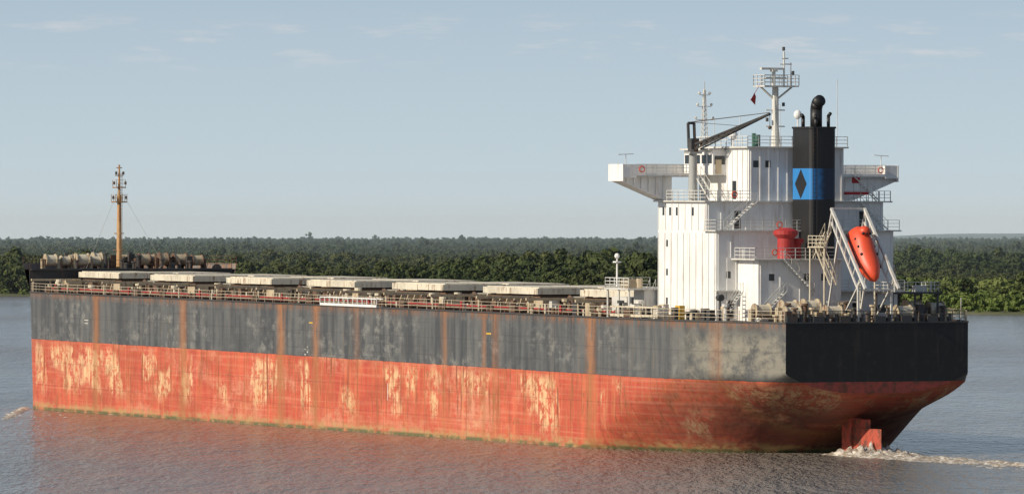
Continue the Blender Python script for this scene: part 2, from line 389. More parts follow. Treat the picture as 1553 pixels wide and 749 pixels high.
# main railing
def side(u): 
    if u<=198: return hd(u)
    s=(u-198)/BL; return bowhb(s)
b=MB(); path=[(u,side(u)-.15,DZ+.1) for u in [0.3,1,3,6,9,12,16,20,25,30]+list(range(40,200,10))+[202,206,209.5]]
b.rail(path,1.1,3,2.4,.03); b.rail([(p[0],-p[1],p[2]) for p in path],1.1,3,3.0,.03)
b.obj('main_deck_railing','rail',ship)
b=MB(); b.rail([(.25,-10.2,DZ+.1),(.25,10.2,DZ+.1)],1.1,3,1.5); b.obj('stern_railing','darkgrey',ship)
# gangways
def truss(b,u0,u1,v,z0,z1):
    b.box(u0,u1,v-.05,v+.05,z1-.1,z1); b.box(u0,u1,v-.05,v+.05,z0,z0+.28); b.box(u0,u1,v-.8,v-.05,z0,z0+.1); b.box(u0,u1,v-.85,v-.8,z1-.1,z1)
    n=int((u1-u0)/1.3)
    for i in range(n+1):
        u=u0+(u1-u0)*i/n; b.box(u-.05,u+.05,v-.05,v+.05,z0+.28,z1-.1)
b=MB(); truss(b,91,107.5,16.2,DZ+.05,DZ+1.05); b.obj('accommodation_ladder','white',ship)
b=MB(); truss(b,19.5,31,15.3,DZ+.2,DZ+1.3); b.obj('accommodation_ladder_aft','cream',ship)

# ------------------------------------------------------------------ superstructure
W=MB()
W.box(17,28.5,-9.5,11,DZ,25.6)
W.box(14.7,16.998,-9.5,10.998,DZ,22.6)
W.box(10,14.698,-1,8.5,DZ,19.7)
W.box(17.3,29,-5,6,25.602,31.2)
W.box(22.5,29.3,6.002,7.6,28.42,31.0)
W.box(12.5,14.698,-9,-1.002,DZ,16.4)
# ribs
def ribs_v(u0,u1,v,z0,z1,sp,d=.12):
    n=int((u1-u0)/sp)
    for i in range(n+1):
        u=u0+.15+(u1-u0-.3)*i/n; a,c=sorted((v,v+d)); W.box(u-.05,u+.05,a,c,z0,z1)
def ribs_u(v0,v1,u,z0,z1,sp,d=.12):
    n=int((v1-v0)/sp)
    for i in range(n+1):
        v=v0+.15+(v1-v0-.3)*i/n; W.box(u-d,u,v-.05,v+.05,z0,z1)
ribs_v(14.8,28.4,11,DZ+.3,22.4,1.5,.1); ribs_v(17.1,28.4,11,22.7,25.4,1.5,.1)
ribs_u(-9.4,10.9,14.7,19.9,22.4,1.4,.06); ribs_u(8.6,10.9,14.7,DZ+.2,19.9,1.1,.06); ribs_u(-9.4,10.9,17,22.75,25.4,1.4,.06)
ribs_u(-.9,8.4,10,DZ+.2,19.5,2.2,.06); ribs_u(-4.9,5.9,17.3,25.75,31,1.0,.07); ribs_v(17.4,22.4,6,25.75,31,1.1,.1)
# deck slabs
sl=MB()
sl.box(14.2,17.25,-10.2,11.35,22.6,22.74); sl.box(16.6,29,-10.4,11.35,25.6,25.74)
sl.box(9.3,14.69,-1.3,9.3,19.7,19.84); sl.box(16.9,29.6,-5.4,6.4,31.2,31.36)
sl.box(22.3,29.6,6.41,8.0,31.0,31.16)
# lower boat deck slabs around
sl.box(14.0,14.69,8.51,11.3,16.4,16.54); sl.box(11.5,14.69,-9.3,-1.31,16.4,16.54)
# wings
for sg in (1,-1):
    r=6.4 if sg>0 else 5.02
    a,c=sorted((sg*r,sg*16.1)); sl.box(26.3,29.7,a,c,28.2,28.4)
    W.prism_u([(sg*16.05,28.19),(sg*16.05,27.75),(sg*11.0,25.75),(sg*10.2,25.75),(sg*10.2,28.19)],26.9,29.3)
    a,c=sorted((sg*14.6,sg*16.15)); W.box(26.25,26.35,a,c,28.1,29.5); W.box(29.62,29.72,a,c,28.1,29.5)
    a,c=sorted((sg*16.08,sg*16.18)); W.box(26.2,29.75,a,c,27.75,29.52)
    a,c=sorted((sg*6.5,sg*14.6)); W.box(29.62,29.7,a,c,28.4,29.5)
    W.box(26.26,26.32,a,c,28.35,28.6)
    for i in range(6):
        v=sg*(11.2+.85*i); zb=25.85+(abs(v)-11)*2.0/5.05
        W.box(26.82,26.9,v-.04,v+.04,zb,28.15)
W.obj('superstructure','white',ship); sl.obj('superstructure_deck_slabs','whitegrey',ship)
b=MB()
b.rail([(26.3,6.5,28.4),(26.3,14.6,28.4)],1.1,3,1.2,.04); b.rail([(26.3,-5.1,28.4),(26.3,-14.6,28.4)],1.1,3,1.2,.04)
b.rail([(14.3,-10,22.74),(14.3,11.2,22.74),(17,11.2,22.74)],1.05,3,1.3,.03)
b.rail([(16.7,-10.2,25.74),(16.7,-5,25.74)],1.05,3,1.3,.04); b.rail([(16.7,6,25.74),(16.7,11.2,25.74),(26,11.2,25.74)],1.05,3,1.3,.04)
b.rail([(26.2,-10.2,25.74),(16.7,-10.2,25.74)],1.05,3,1.3,.04)
b.rail([(17,-5.3,31.36),(17,6.3,31.36),(29.5,6.3,31.36)],1.05,3,1.3,.04)
b.rail([(9.4,-1.2,19.84),(9.4,9.2,19.84),(14,9.2,19.84)],1.1,3,1.2,.04)
b.rail([(11.6,-9.2,16.54),(11.6,-1.4,16.54)],1.05,3,1.3,.04)
b.obj('superstructure_railings','railw',ship)
# stairs
b=MB()
b.stair((15.6,6.0,25.7),(15.6,9.5,22.8),.8,'u')
b.stair((9.6,8.8,DZ),(9.6,5.6,16.5),.7,'u'); b.stair((9.5,2.5,16.5),(9.5,6.0,19.8),.7,'u')
b.stair((13.2,11.0,DZ),(13.2,8.8,16.5),.7,'u')
b.stair((31.5,11.5,DZ),(28.7,11.5,16.6)); b.stair((15.8,-6,25.7),(15.8,-9.2,22.8),.8,'u'); b.stair((24,8.6,28.4),(20.5,8.6,25.8)); b.stair((16.4,-8.6,25.74),(16.4,-5.6,28.3),.7,'u')
b.obj('external_stairs','railw',ship)
# windows and doors
b=MB()
for z in (24.3,):
    for u in (24.0,25.6,27.2,20.2): b.box(u-.22,u+.22,11.0,11.02,z-.1,z+.75)
for z in (DZ+1.6,DZ+4.6,DZ+7.6):
    for u in (26.3,): b.box(u-.2,u+.2,11.0,11.02,z-.1,z+.6)
for v in (5.2,3.8): b.box(17.27,17.298,v-.3,v+.3,29.2,29.9)
for u in (23.2,24.6,26.0,27.4,28.6): b.box(u-.5,u+.5,7.6,7.62,29.6,30.5)
b.box(22.47,22.498,6.2,7.4,29.5,30.4)
for v in (9.6,): b.box(14.67,14.698,v-.25,v+.25,17.8,18.5)
for v in (1,3,7): b.box(9.97,9.998,v-.3,v+.3,17.6,18.3)
b.box(9.96,9.998,1.6,2.5,DZ+.2,DZ+2.1); b.box(12.47,12.498,-4.5,-3.6,DZ+.2,DZ+2.1); b.box(12.47,12.498,-7.5,-6.6,DZ+.8,DZ+1.6); b.box(16.96,16.998,-7.5,-6.7,22.9,24.7)
b.box(16.96,16.998,7.1,7.9,22.9,24.7); b.box(20.2,21.0,6.0,6.02,25.9,27.8); b.box(14.66,14.698,9.0,9.8,DZ+.2,DZ+2.1)
b.obj('windows_and_doors','glass',ship)
b=MB(); b.box(17.28,17.296,0.2,1.0,25.9,27.8); b.box(22.46,22.49,6.6,7.3,28.5,30.0); b.obj('wood_tinted_doors','beige',ship)
# funnel
def rr(u0,u1,v0,v1,r,n=5):
    P=[]
    for cx,cy,a0 in ((u1-r,v1-r,0),(u0+r,v1-r,90),(u0+r,v0+r,180),(u1-r,v0+r,270)):
        for i in range(n+1):
            a=math.radians(a0+90*i/n); P.append((cx+r*math.cos(a),cy+r*math.sin(a)))
    return P
fp=rr(12.1,16.5,-1.5,1.5,.45)
b=MB(); b.prism_z(fp,19.7,25.9); b.prism_z(fp,29.1,33.2); b.prism_z(rr(12.0,16.6,-1.6,1.6,.5),33.2,33.4); b.obj('funnel','black',ship)
b=MB(); b.prism_z(fp,25.902,29.098); b.obj('funnel_blue_band','blue',ship)
b=MB(); b.add([(12.95,1.506,27.5),(14.3,1.506,29.05),(15.65,1.506,27.5),(14.3,1.506,25.95)],[(0,1,2,3)]); b.obj('funnel_diamond_mark','black',ship)
b=MB(); b.tube([(13.8,0,33.3),(13.8,0,35.3),(13.5,0,35.9),(12.9,0,36.1)],.62,14)
b.tube([(15.2,.8,33.3),(15.2,.8,34.4),(14.9,1.1,34.6)],.2); b.tube([(12.7,.6,33.3),(12.7,.6,34.3),(12.4,.8,34.5)],.2); b.tube([(12.6,-.8,33.3),(12.6,-.8,34.5),(12.3,-.9,34.8)],.18); b.tube([(15.5,-.6,33.3),(15.5,-.6,34.8)],.16)
b.obj('funnel_exhaust_pipes','black',ship,True)
b=MB()
for k in range(30): b.cyl((12.0,.8,20+k*.44),(12.0,1.25,20+k*.44),.03,4)
b.cyl((12.0,.8,19.8),(12.0,.8,33.3),.04,4); b.cyl((12.0,1.25,19.8),(12.0,1.25,33.3),.04,4); b.obj('funnel_ladder','darkgrey',ship)
# red ventilator
b=MB(); b.cyl((11.6,4.6,19.8),(11.6,4.6,21.9),.85,18); b.cyl((11.6,4.6,21.9),(11.6,4.6,22.3),.85,18,1.25); b.cyl((11.6,4.6,22.3),(11.6,4.6,22.7),1.25,18); b.cyl((11.6,4.6,22.7),(11.6,4.6,23.0),1.25,18,.5)
b.cyl((11.6,4.6,20.6),(11.6,4.6,20.75),.95,18); b.cyl((12.5,2.8,19.8),(12.5,2.8,21.4),.4,12); b.cyl((12.5,2.8,21.4),(12.5,2.8,21.9),.65,12); b.obj('engine_room_ventilator','red',ship)
# provision crane
b=MB(); cu,cv=23.9,9.2; b.cyl((cu,cv,25.7),(cu,cv,30.6),.5,14,.42); b.box(cu-.7,cu+.7,cv-.7,cv+.7,30.6,30.8); b.obj('provision_crane_pedestal','grey',ship)
b=MB(); b.cyl((cu,cv,30.8),(cu,cv,31.8),.55,12); b.box(cu-.55,cu+.45,cv-.45,cv+.45,31.2,32.2)
top_=Vector((cu+.4,cv+.35,33.8)); tip=Vector((15.9,4.3,34.7))
for dv in (-.35,.35): b.cyl((cu+.3,cv+dv,31.5),(cu+.5,cv+dv,33.8),.16,6)
b.cyl((cu+.5,cv-.35,33.8),(cu+.5,cv+.35,33.8),.15,6)
ba=Vector((cu-.5,cv-.3,31.6)); side_=Vector((.35,-.6,0)).normalized()*.5
for s_ in (-1,1):
    b.cyl(ba+side_*s_,tip+side_*s_*.2,.12,6); b.cyl(ba+side_*s_+Vector((0,0,-.5)),tip+side_*s_*.2,.09,6)
for i in range(12):
    p=ba.lerp(tip,i/12); q=ba.lerp(tip,(i+1)/12); w=side_*(1-.8*i/12); w2=side_*(1-.8*(i+1)/12)
    b.cyl(p+w,q-w2,.05,4); b.cyl(p-w+Vector((0,0,-.5*(1-i/12))),q-w2,.05,4)
b.cyl(tip,tip+Vector((0,0,-1.3)),.03,4); b.ball(tip+Vector((0,0,-1.4)),.2,8,6)
for o in (-.15,.15): b.cyl((cu+.5,cv+o,33.9),tip+Vector((0,0,.15)),.05,4)
b.cyl((cu+.5,cv,33.9),ba.lerp(tip,.55)+Vector((0,0,.2)),.04,4)
b.obj('provision_crane_jib','darkgrey',ship)
# radar mast
b=MB(); ru,rv=22.6,0.3
b.cyl((ru,rv,31.3),(ru,rv,37.6),.42,10,.34); b.box(ru-1.3,ru+1.3,rv-2.1,rv+1.9,37.6,37.75)
for v in (-1.9,1.7): b.cyl((ru,rv,36.2),(ru,rv+v,37.6),.12,6)
b.rail([(ru-1.3,rv-2.1,37.75),(ru-1.3,rv+1.9,37.75),(ru+1.3,rv+1.9,37.75),(ru+1.3,rv-2.1,37.75),(ru-1.3,rv-2.1,37.75)],1.1,3,.9,.04)
b.cyl((ru,rv+.2,37.7),(ru,rv+.2,39.4),.2,8); b.box(ru-.25,ru+.25,rv-.9,rv+1.7,39.4,39.62); b.box(ru-.35,ru+.35,rv-.1,rv+.5,39.2,39.42)
b.box(ru-.15,ru+.15,rv-1.2,rv+1.2,38.5,38.65)
b.cyl((ru,rv-1.0,37.7),(ru,rv-1.0,41.3),.1,6); b.cyl((ru,rv-1.8,37.7),(ru,rv-1.8,40.2),.06,6); b.cyl((ru,rv-.5,40.0),(ru,rv-1.9,40.0),.06,6); b.cyl((ru,rv-.7,40.6),(ru,rv-1.5,40.6),.06,6)
for k in range(16): b.cyl((ru-.5,rv-.2,31.6+k*.38),(ru-.5,rv+.2,31.6+k*.38),.03,4)
for z in (33.5,35.2): b.cyl((ru,rv-1.1,z),(ru,rv+1.1,z),.07,6)
b.cyl((ru-.6,rv+.25,31.3),(ru-.2,rv+.2,37.5),.06,4); b.cyl((ru+.9,rv-1,31.3),(ru,rv,36.5),.09,6)
b.obj('radar_mast','whitegrey',ship)
b=MB()
for z,v in ((34.0,1.0),(35.6,-.9),(38.9,-2),(41.4,-.9)): b.cyl((ru-.1,rv+v,z),(ru-.1,rv+v,z+.4),.16,8)
b.obj('mast_lamps','darkgrey',ship)
b=MB(); b.cyl((ru,rv+2.9,36.2),(ru,rv+1.7,38.0),.03,4); b.add([(ru,rv+2.85,36.2),(ru+.1,rv+2.3,35.7),(ru,rv+2.25,36.6),(ru-.1,rv+2.5,37.0)],[(0,1,2,3)]); b.obj('courtesy_flag','red',ship)
# signal mast lattice
b=MB(); au,av=28.6,5.6
for o in ((-.3,-.3),(.3,-.3),(.3,.3),(-.3,.3)): b.cyl((au+o[0],av+o[1],31.3),(au+o[0]*.25,av+o[1]*.25,37.4),.05,4)
for k in range(12):
    s_=.3*(1-.06*k); z=31.6+k*.48
    for p,q in (((-s_,-s_),(s_,-s_)),((s_,-s_),(s_,s_)),((s_,s_),(-s_,s_)),((-s_,s_),(-s_,-s_))): b.cyl((au+p[0],av+p[1],z),(au+q[0],av+q[1],z+.4),.03,4)
for z,w in ((34.2,1.0),(35.6,.8),(36.8,.6)): b.cyl((au,av-w,z),(au,av+w,z),.05,4); b.ball((au,av+w,z+.2),.16,6,4); b.ball((au,av-w,z+.2),.16,6,4)
b.cyl((au,av,37.4),(au,av,38.2),.04,4); b.obj('signal_mast','whitegrey',ship)
b=MB()
for u,v,z in ((18.5,-2.3,31.4),(20,-1.0,31.4),(26,3.5,31.4)): b.cyl((u,v,z),(u,v,z+(3.1 if v<-2 else .8)),.09,6); b.ball((u,v,z+(3.5 if v<-2 else 1.2)),.48,14,10,1.1)
b.cyl((19.5,-.75,31.4),(19.5,-.75,34.3),.08,6); b.ball((19.5,-.75,34.7),.42,14,10,1.15)
for u,v,z,h in ((18,-4.6,31.4,7),(25,6.2,31.4,3),(28,-3,31.4,4.5),(28.5,1.5,31.4,3.2)): b.cyl((u,v,z),(u,v,z+h),.035,4)
for sg in (1,-1):
    b.cyl((28,sg*15,28.4),(28,sg*15,30.5),.05,4); b.cyl((28,sg*14.1,30.6),(28,sg*15.9,30.5),.06,4)
b.cyl((33,13.6,16.7),(33,13.6,19.9),.12,8,.08); b.ball((33,13.6,19.9),.3,8,6); b.box(32.6,33.4,13.3,13.9,19.2,19.35)
b.obj('antennas_and_radomes','white',ship)
b=MB(); b.cyl((20.5,3.4,31.4),(20.5,3.4,32.6),.3,10); b.cyl((25,1.6,31.4),(25,1.6,32.8),.22,8); b.obj('magnetic_compass','green',ship)
b=MB()
for u,v,z in ((26.2,14.0,29.0),(26.2,-14.0,29.0),(9.3,7,20.5),(14.2,4,23.3),(16.6,8,26.4)):
    for i in range(12):
        a=i*math.pi/6; c=(i+1)*math.pi/6; b.cyl((u-.05,v+.3*math.cos(a),z+.3*math.sin(a)),(u-.05,v+.3*math.cos(c),z+.3*math.sin(c)),.06,5)
b.box(27.9,28.2,15.0,15.2,29.2,29.5)
b.obj('life_rings','orange',ship)
b=MB(); b.box(15.9,16.4,-7.2,-4.6,26.4,26.7); b.box(16.3,16.6,-6.4,-5.6,27.6,28.2); b.obj('red_fire_gear','red',ship)
# port side platform forward of the house
b=MB(); b.box(28.6,34.5,9.0,14.4,16.4,16.58); b.box(28.9,31.4,9.2,12.4,DZ,16.39)
for u in (29,31.5,34.2):
    for v in (9.3,14.1): b.cyl((u,v,DZ),(u,v,16.4),.12,6)
b.box(33.6,38.5,7.8,11.6,DZ,DZ+2.1)
b.obj('forward_platform','whitegrey',ship)
b=MB(); b.rail([(28.7,14.3,16.58),(34.4,14.3,16.58),(34.4,9.1,16.58)],1.05,3,1.1,.045); b.rail([(34.4,-9,DZ),(34.4,8,DZ)],1.1,3); b.obj('forward_platform_railing','railw',ship)
b=MB(); b.box(29.6,31.4,12.5,13.9,16.6,17.5); b.cyl((28.8,13,16.6),(28.8,13,17.6),.35,8); b.obj('platform_equipment','beige',ship)
b=MB(); bb=MB(); bc=MB()
for i in range(48):
    u=R.uniform(9,52); v=R.uniform(11.6,max(11.8,min(15,hd(u)-.8))); h=R.uniform(.5,1.6); q=(b,bb,bc)[i%3]
    if i%2: q.box(u,u+R.uniform(.5,1.4),v-.3,v+.3,DZ,DZ+h)
    else: q.cyl((u,v,DZ),(u,v,DZ+h),.2,8); q.cyl((u,v,DZ+h),(u,v,DZ+h+.3),.4,8)
b.obj('side_deck_fittings','beige',ship); bb.obj('side_deck_dark_fittings','darkgrey',ship); bc.obj('side_deck_light_fittings','whitegrey',ship)
b=MB(); b.box(17.5,18.6,13.2,13.8,DZ,DZ+1.5); b.box(21,21.8,14,14.4,DZ,DZ+.9); b.obj('yellow_lockers','yellow',ship)
b=MB(); b.cyl((12.2,11.6,DZ+2.4),(12.9,11.6,DZ+2.4),.35,10); b.cyl((12.6,11.6,DZ),(12.6,11.6,DZ+2.2),.12,6); b.obj('searchlight','darkgrey',ship)
# ------------------------------------------------------------------ stern gear
dr=MB(); fm=MB()
for u,v,r,ax in ((5.0,7.6,1.0,'v'),(5.2,5.0,1.05,'v'),(3.0,8.2,.7,'v'),(5,-6.6,1.0,'v'),(4.6,-9.0,.9,'v'),(7.5,9.4,.8,'v'),(2.6,3.8,.75,'v'),(2.4,-4.2,.75,'v')): winch(dr,fm,u,v,DZ,1.6,r,ax)
dr.obj('stern_mooring_drums','cream',ship); fm.obj('stern_winch_frames','reel',ship)
b=MB(); b2=MB(); b3=MB()
for i in range(44):
    v=R.uniform(-9.6,9.6); u=R.uniform(.8,9); h=R.uniform(.5,1.9)
    t_=(b,b2,b3)[i%3]
    if i%4==0: t_.box(u-.4,u+.4,v-.3,v+.3,DZ,DZ+h)
    else: t_.cyl((u,v,DZ),(u,v,DZ+h),.2,8); t_.cyl((u,v,DZ+h),(u,v,DZ+h+.2),.38,8)
for v in (-8,-5,-2,2,5,8):
    b3.cyl((.5,v-.5,DZ),(.5,v-.5,DZ+.9),.26,8); b3.cyl((.5,v+.5,DZ),(.5,v+.5,DZ+.9),.26,8); b3.box(.1,.7,v+1,v+2.2,DZ,DZ+.7)
b.obj('stern_fittings','beige',ship); b2.obj('stern_vents','rust',ship); b3.obj('stern_bollards','darkgrey',ship)
# davit
b=MB()
def beam(a,c,w=.18,h=.3): b.cyl(a,c,w,4)
for v in (-1.9,1.9):
    beam((6.6,v,25.0),(-1.0,v,16.9)); beam((6.6,v,23.6),(.5,v,16.6),.12)
    for k in range(7):
        f=k/7; g=(k+.5)/7
        p=Vector((6.6,v,25.0)).lerp(Vector((-1.0,v,16.9)),f); q=Vector((6.6,v,23.6)).lerp(Vector((.5,v,16.6)),g); b.cyl(p,q,.06,4)
    beam((6.4,v,24.9),(8.2,v,19.8),.11); beam((5,v,22.0),(7.6,v,DZ),.13); beam((.6,v,17.2),(.6,v,DZ),.15); beam((.2,v,17.6),(4.5,v,DZ),.1)
beam((6.6,-1.9,25.0),(6.6,1.9,25.0),.13); beam((.6,-1.9,16.8),(.6,1.9,16.8),.13); beam((7.5,-1.9,DZ+2),(7.5,1.9,DZ+2),.12)
b.obj('lifeboat_davit','whitegrey',ship)
b=MB(); b.box(5.6,9.2,-2.8,-1.9,21.2,21.3); b.box(5.6,9.2,2.1,3.3,21.0,21.1); b.rail([(5.6,3.2,21.1),(9.2,3.2,21.1)],1.1,3,.8,.04); b.rail([(5.6,-2.8,21.3),(9.2,-2.8,21.3)],1.1,3,.8,.04); b.stair((8.6,2.6,19.9),(6.0,2.6,22.6))
for u in (5.8,9.0):
    b.cyl((u,3.1,DZ),(u,3.1,21),.1,6); b.cyl((u,-2.7,DZ),(u,-2.7,21.2),.1,6)
b.stair((4.4,2.8,17.2),(7.8,2.8,21.0)); b.obj('embarkation_platform','cream',ship)
# lifeboat
b=MB(); ax=Vector((-.655,0,-.755)); upv=Vector((-.755,0,.655)); c0=Vector((2.7,0,20.2)); n=18; secs=[]
prof=[(-3.3,.55,.5,.75),(-3.1,.95,.85,1.0),(-2.2,1.15,1.05,1.45),(-1.2,1.2,1.1,1.5),(0,1.22,1.12,1.2),(1.2,1.15,1.05,1.1),(2.2,.9,.85,.95),(2.9,.55,.55,.65),(3.3,.15,.2,.25)]
vs=[]
for s_,w,hb_,ht in prof:
    for i in range(n):
        a=2*math.pi*i/n; cc=math.cos(a); sn=math.sin(a)
        y=w*(abs(cc)**.75)*(1 if cc>0 else -1); zz=(ht if sn>0 else hb_)*(abs(sn)**.85)*(1 if sn>0 else -1)
        if sn>0: y*=1-.25*sn
        vs.append(c0+ax*s_+Vector((0,y,0))+upv*zz)
m=len(prof); fs=[(j*n+i,j*n+(i+1)%n,(j+1)*n+(i+1)%n,(j+1)*n+i) for j in range(m-1) for i in range(n)]+[tuple(range(n))[::-1],tuple(range((m-1)*n,m*n))]
b.add(vs,fs)
cb=c0+ax*(-2.0)+upv*1.5; b.ball(cb,.62,12,8,.9)
b.obj('free_fall_lifeboat','orange',ship,True)
b=MB()
for v in (-1,1):
    p=c0+Vector((0,v*1.22,0)); b.cyl(p+ax*-2.9,p+ax*1.6,.08,6)
b.obj('lifeboat_fender','darkgrey',ship)
b=MB()
for k in range(3):
    p=cb+ax*.45+upv*.2+Vector((0,(k-1)*.38,0)); b.ball(p,.16,8,6)
for v in (-1,1):
    for s_ in (-1.6,-.6,.4): b.ball(c0+ax*s_+upv*.75+Vector((0,v*.88,0)),.16,8,6)
b.obj('lifeboat_windows','glass',ship)
# starboard stern platform
b=MB(); b.box(3.4,7.4,-9.0,-3.4,16.3,16.5)
for u in (3.6,7.2):
    for v in (-8.8,-6.2,-3.6): b.cyl((u,v,DZ),(u,v,16.3),.13,6)
b.obj('stern_platform','darkgrey',ship)
b=MB(); b.rail([(7.3,-3.5,16.5),(3.5,-3.5,16.5),(3.5,-8.9,16.5),(7.3,-8.9,16.5)],1.0,3,.9,.035); b.obj('stern_platform_railing','railw',ship)
b=MB(); b.cyl((5,-4.6,16.5),(5,-4.6,18.2),.14,6); b.cyl((5,-4.6,18.2),(3.5,-3.7,19.2),.1,6); b.box(4.4,5.4,-8.0,-6.8,16.5,17.1); b.cyl((.4,-9.8,DZ),(.4,-9.8,DZ+2.5),.05,4); b.obj('stern_small_davit','whitegrey',ship)
# rudder
t=NT('rusty_rudder_paint'); v_,x_,y_,z_=t.obj()
fn=t.noise(t.vscale(v_,(1,1,.8)),1.1,7,.7); t.bs(Base_Color=t.mix(t.ss(fn,.42,.62),(0.42,.07,.04,1),(0.14,.05,.03,1)),Roughness=.7)
t.b.inputs['Roughness'].default_value=.7; M['rud']=t.mat
b=MB(); P=[(-.9,0),(.5,.28),(3,.42),(4.6,.3),(5.2,0),(4.6,-.3),(3,-.42),(.5,-.28)]
b.prism_z(P,-4.5,2.7); b.prism_z([(u*.6+2,v*.8) for u,v in P],2.7,3.6); b.prism_u([(-.45,-4),(.45,-4),(.55,4.5),(-.55,4.5)],4.7,6.8); b.obj('rudder','rud',ship)
# hull markings
def mark(name,mat,items):
    b=MB()
    for u,z,w,h in items: b.box(u-w/2,u+w/2,side(u)-.02,side(u)+.012,z-h/2,z+h/2)
    b.obj(name,mat,ship)
it=[(184,10.3,1.4,.1),(184,9.9,1.2,.08),(88,4.1,.14,1.9)]
for k in range(6): it.append((111.8+.7*(k%2)-.3,8.6-.3*k if k<4 else 8.6-.3*(k-4),.35,.14))
mark('white_hull_marks','whitegrey',it)
mark('tug_push_marks','yellow',[(110.5,11.4,1.1,.16),(60.3,11.2,1.3,.2)])

# ------------------------------------------------------------------ water
t=NT('muddy_river_water'); p,x,y,z=t.pos()
n1=t.noise(t.vscale(p,(.8,.17,1)),1,3,.65); n2=t.noise(t.vscale(p,(.15,.035,1)),1,3,.55); n3=t.noise(t.vscale(p,(2.2,.55,1)),1,2,.6)
hgt=t.m('ADD',t.m('ADD',t.m('MULTIPLY',n1,1.1),t.m('MULTIPLY',n2,1.8)),t.m('MULTIPLY',n3,.4))
gust=t.ss(t.noise(t.vscale(p,(.006,.0022,1)),1,4,.6),.35,.65)
t.bs(Base_Color=t.mix(gust,(0.135,.118,.10,1),(0.18,.16,.138,1)),Roughness=t.m('ADD',.12,t.m('MULTIPLY',gust,.12)),IOR=1.33)
t.bump(hgt,1.0,1.3)
b=MB(); b.add([(-20000,-600,0),(20000,-600,0),(20000,40000,0),(-20000,40000,0)],[(0,1,2,3)]); b.obj('river_water',t.mat)
# wake foam
t=NT('wake_foam_water'); p,x,y,z=t.pos(); f=t.noise(p,1.5,6,.7)
t.bs(Base_Color=t.mix(t.ss(f,.42,.64),(0.30,.24,.18,1),(0.76,.71,.63,1)),Roughness=.7)
foam=t.mat
def s2w(u,v):
    return (37-.4131*u-.9107*v, 661+.9107*u-.4131*v)
def foam_mesh(name,fn,u0,u1,v0,v1,st):
    nu=int((u1-u0)/st)+1; nv=int((v1-v0)/st)+1; vs=[];hs=[]
    for i in range(nu):
        for j in range(nv):
            u=u0+i*st; v=v0+j*st; h=fn(u,v); X,Y=s2w(u,v); vs.append((X,Y,h)); hs.append(h)
    fs=[]
    for i in range(nu-1):
        for j in range(nv-1):
            q=(i*nv+j,i*nv+j+1,(i+1)*nv+j+1,(i+1)*nv+j)
            if max(hs[k] for k in q)>0: fs.append(q)
    b=MB(); b.v=vs; b.f=fs; o=b.obj(name,foam,None,True); return o
def nz(u,v,s): return mnoise.fractal(Vector((u*s,v*s,3.3)),.8,2.1,5)
def wake(u,v):
    w=4.8+max(0,-u)*.13; ed=max(0,1-abs(v)/w)
    near=math.exp(-((u-.5)/5.0)**2)
    far=min(1,max(0,-u)/40)
    base=-.15-.09*far+.05*ed if u<7 else -.5
    return base+ (abs(nz(u,v,.4))*.40+abs(nz(u,v,1.8))*.32)*(.35+.65*ed) + near*ed*(.2+1.7*abs(nz(u+9,v,1.2))) - (1-min(1,ed*3))*.3
foam_mesh('stern_wake_foam',wake,-95,8,-14,14,.28)
def bw(u,v):
    c=16.3+(206-u)*.42; d=abs(v-c)
    return -.20+.40*max(0,1-d/1.2)*(1-.4*min(1,abs(u-200)/40))+nz(u,v,.6)*.26
foam_mesh('bow_wave_foam',bw,160,208,15.5,38,.4)

# ------------------------------------------------------------------ land
E=Vector((.4995,-.8663)); N_=Vector((.8663,.4995)); P0=Vector((-188.0,2397.0))
def bankoff(s): return 14*math.sin(s/90.0+1)+8*math.sin(s/37.0)+4*math.sin(s/13.0)
def elev(Y,X): return .7+ 6.5*min(1,max(0,(Y-4000)/8000.0))
t=NT('marsh_ground'); p,x,y,z=t.pos()
gc=t.mix(t.ss(t.noise(p,.02,5),.4,.6),(0.07,.08,.03,1),(0.145,.135,.06,1))
t.bs(Base_Color=gc,Roughness=.95)
b=MB(); ds=[-3,0,4,30,80,200,500,1000,1800,2600,3500,4500,6000,8000,11000,15000,22000,30000]; ss_=[-14000,-9000,-5000,-3000,-2000]+list(range(-1500,2600,12))+[3000,4500,7000,12000]
vs=[]
for s_ in ss_:
    for d in ds:
        off=bankoff(s_)*max(0,1-d/500.0); q=P0+E*s_+N_*(d+off); z=-.6 if d<0 else (.15 if d==0 else elev(q.y,q.x)); vs.append((q.x,q.y,z))
nd=len(ds); b.add(vs,[(i*nd+j,i*nd+j+1,(i+1)*nd+j+1,(i+1)*nd+j) for i in range(len(ss_)-1) for j in range(nd-1)]); b.obj('river_bank_ground',t.mat)
# distant hill ridge
t=NT('hill_forest'); p,x,y,z=t.pos()
t.bs(Base_Color=t.mix(t.ss(t.noise(p,.004,5),.4,.6),(0.12,.17,.18,1),(0.16,.21,.21,1)),Roughness=1)  # blue of the distance haze is put into the hill colour
b=MB(); vs=[]; NX=160
for i in range(NX+1):
    X=-3500+i*60; 
    h=10+19*math.exp(-((X-1450)/650.0)**2)+3*mnoise.noise(Vector((X*.004,1,2)))+1.2*mnoise.noise(Vector((X*.02,1,5)))
    for j,(dy,f) in enumerate(((0,0),(600,.7),(1200,1),(2200,.8),(4000,0))): vs.append((X,15500+dy,h*f))
b.add(vs,[(i*5+j,i*5+j+1,(i+1)*5+j+1,(i+1)*5+j) for i in range(NX) for j in range(4)]); b.obj('distant_hills',t.mat,None,True)
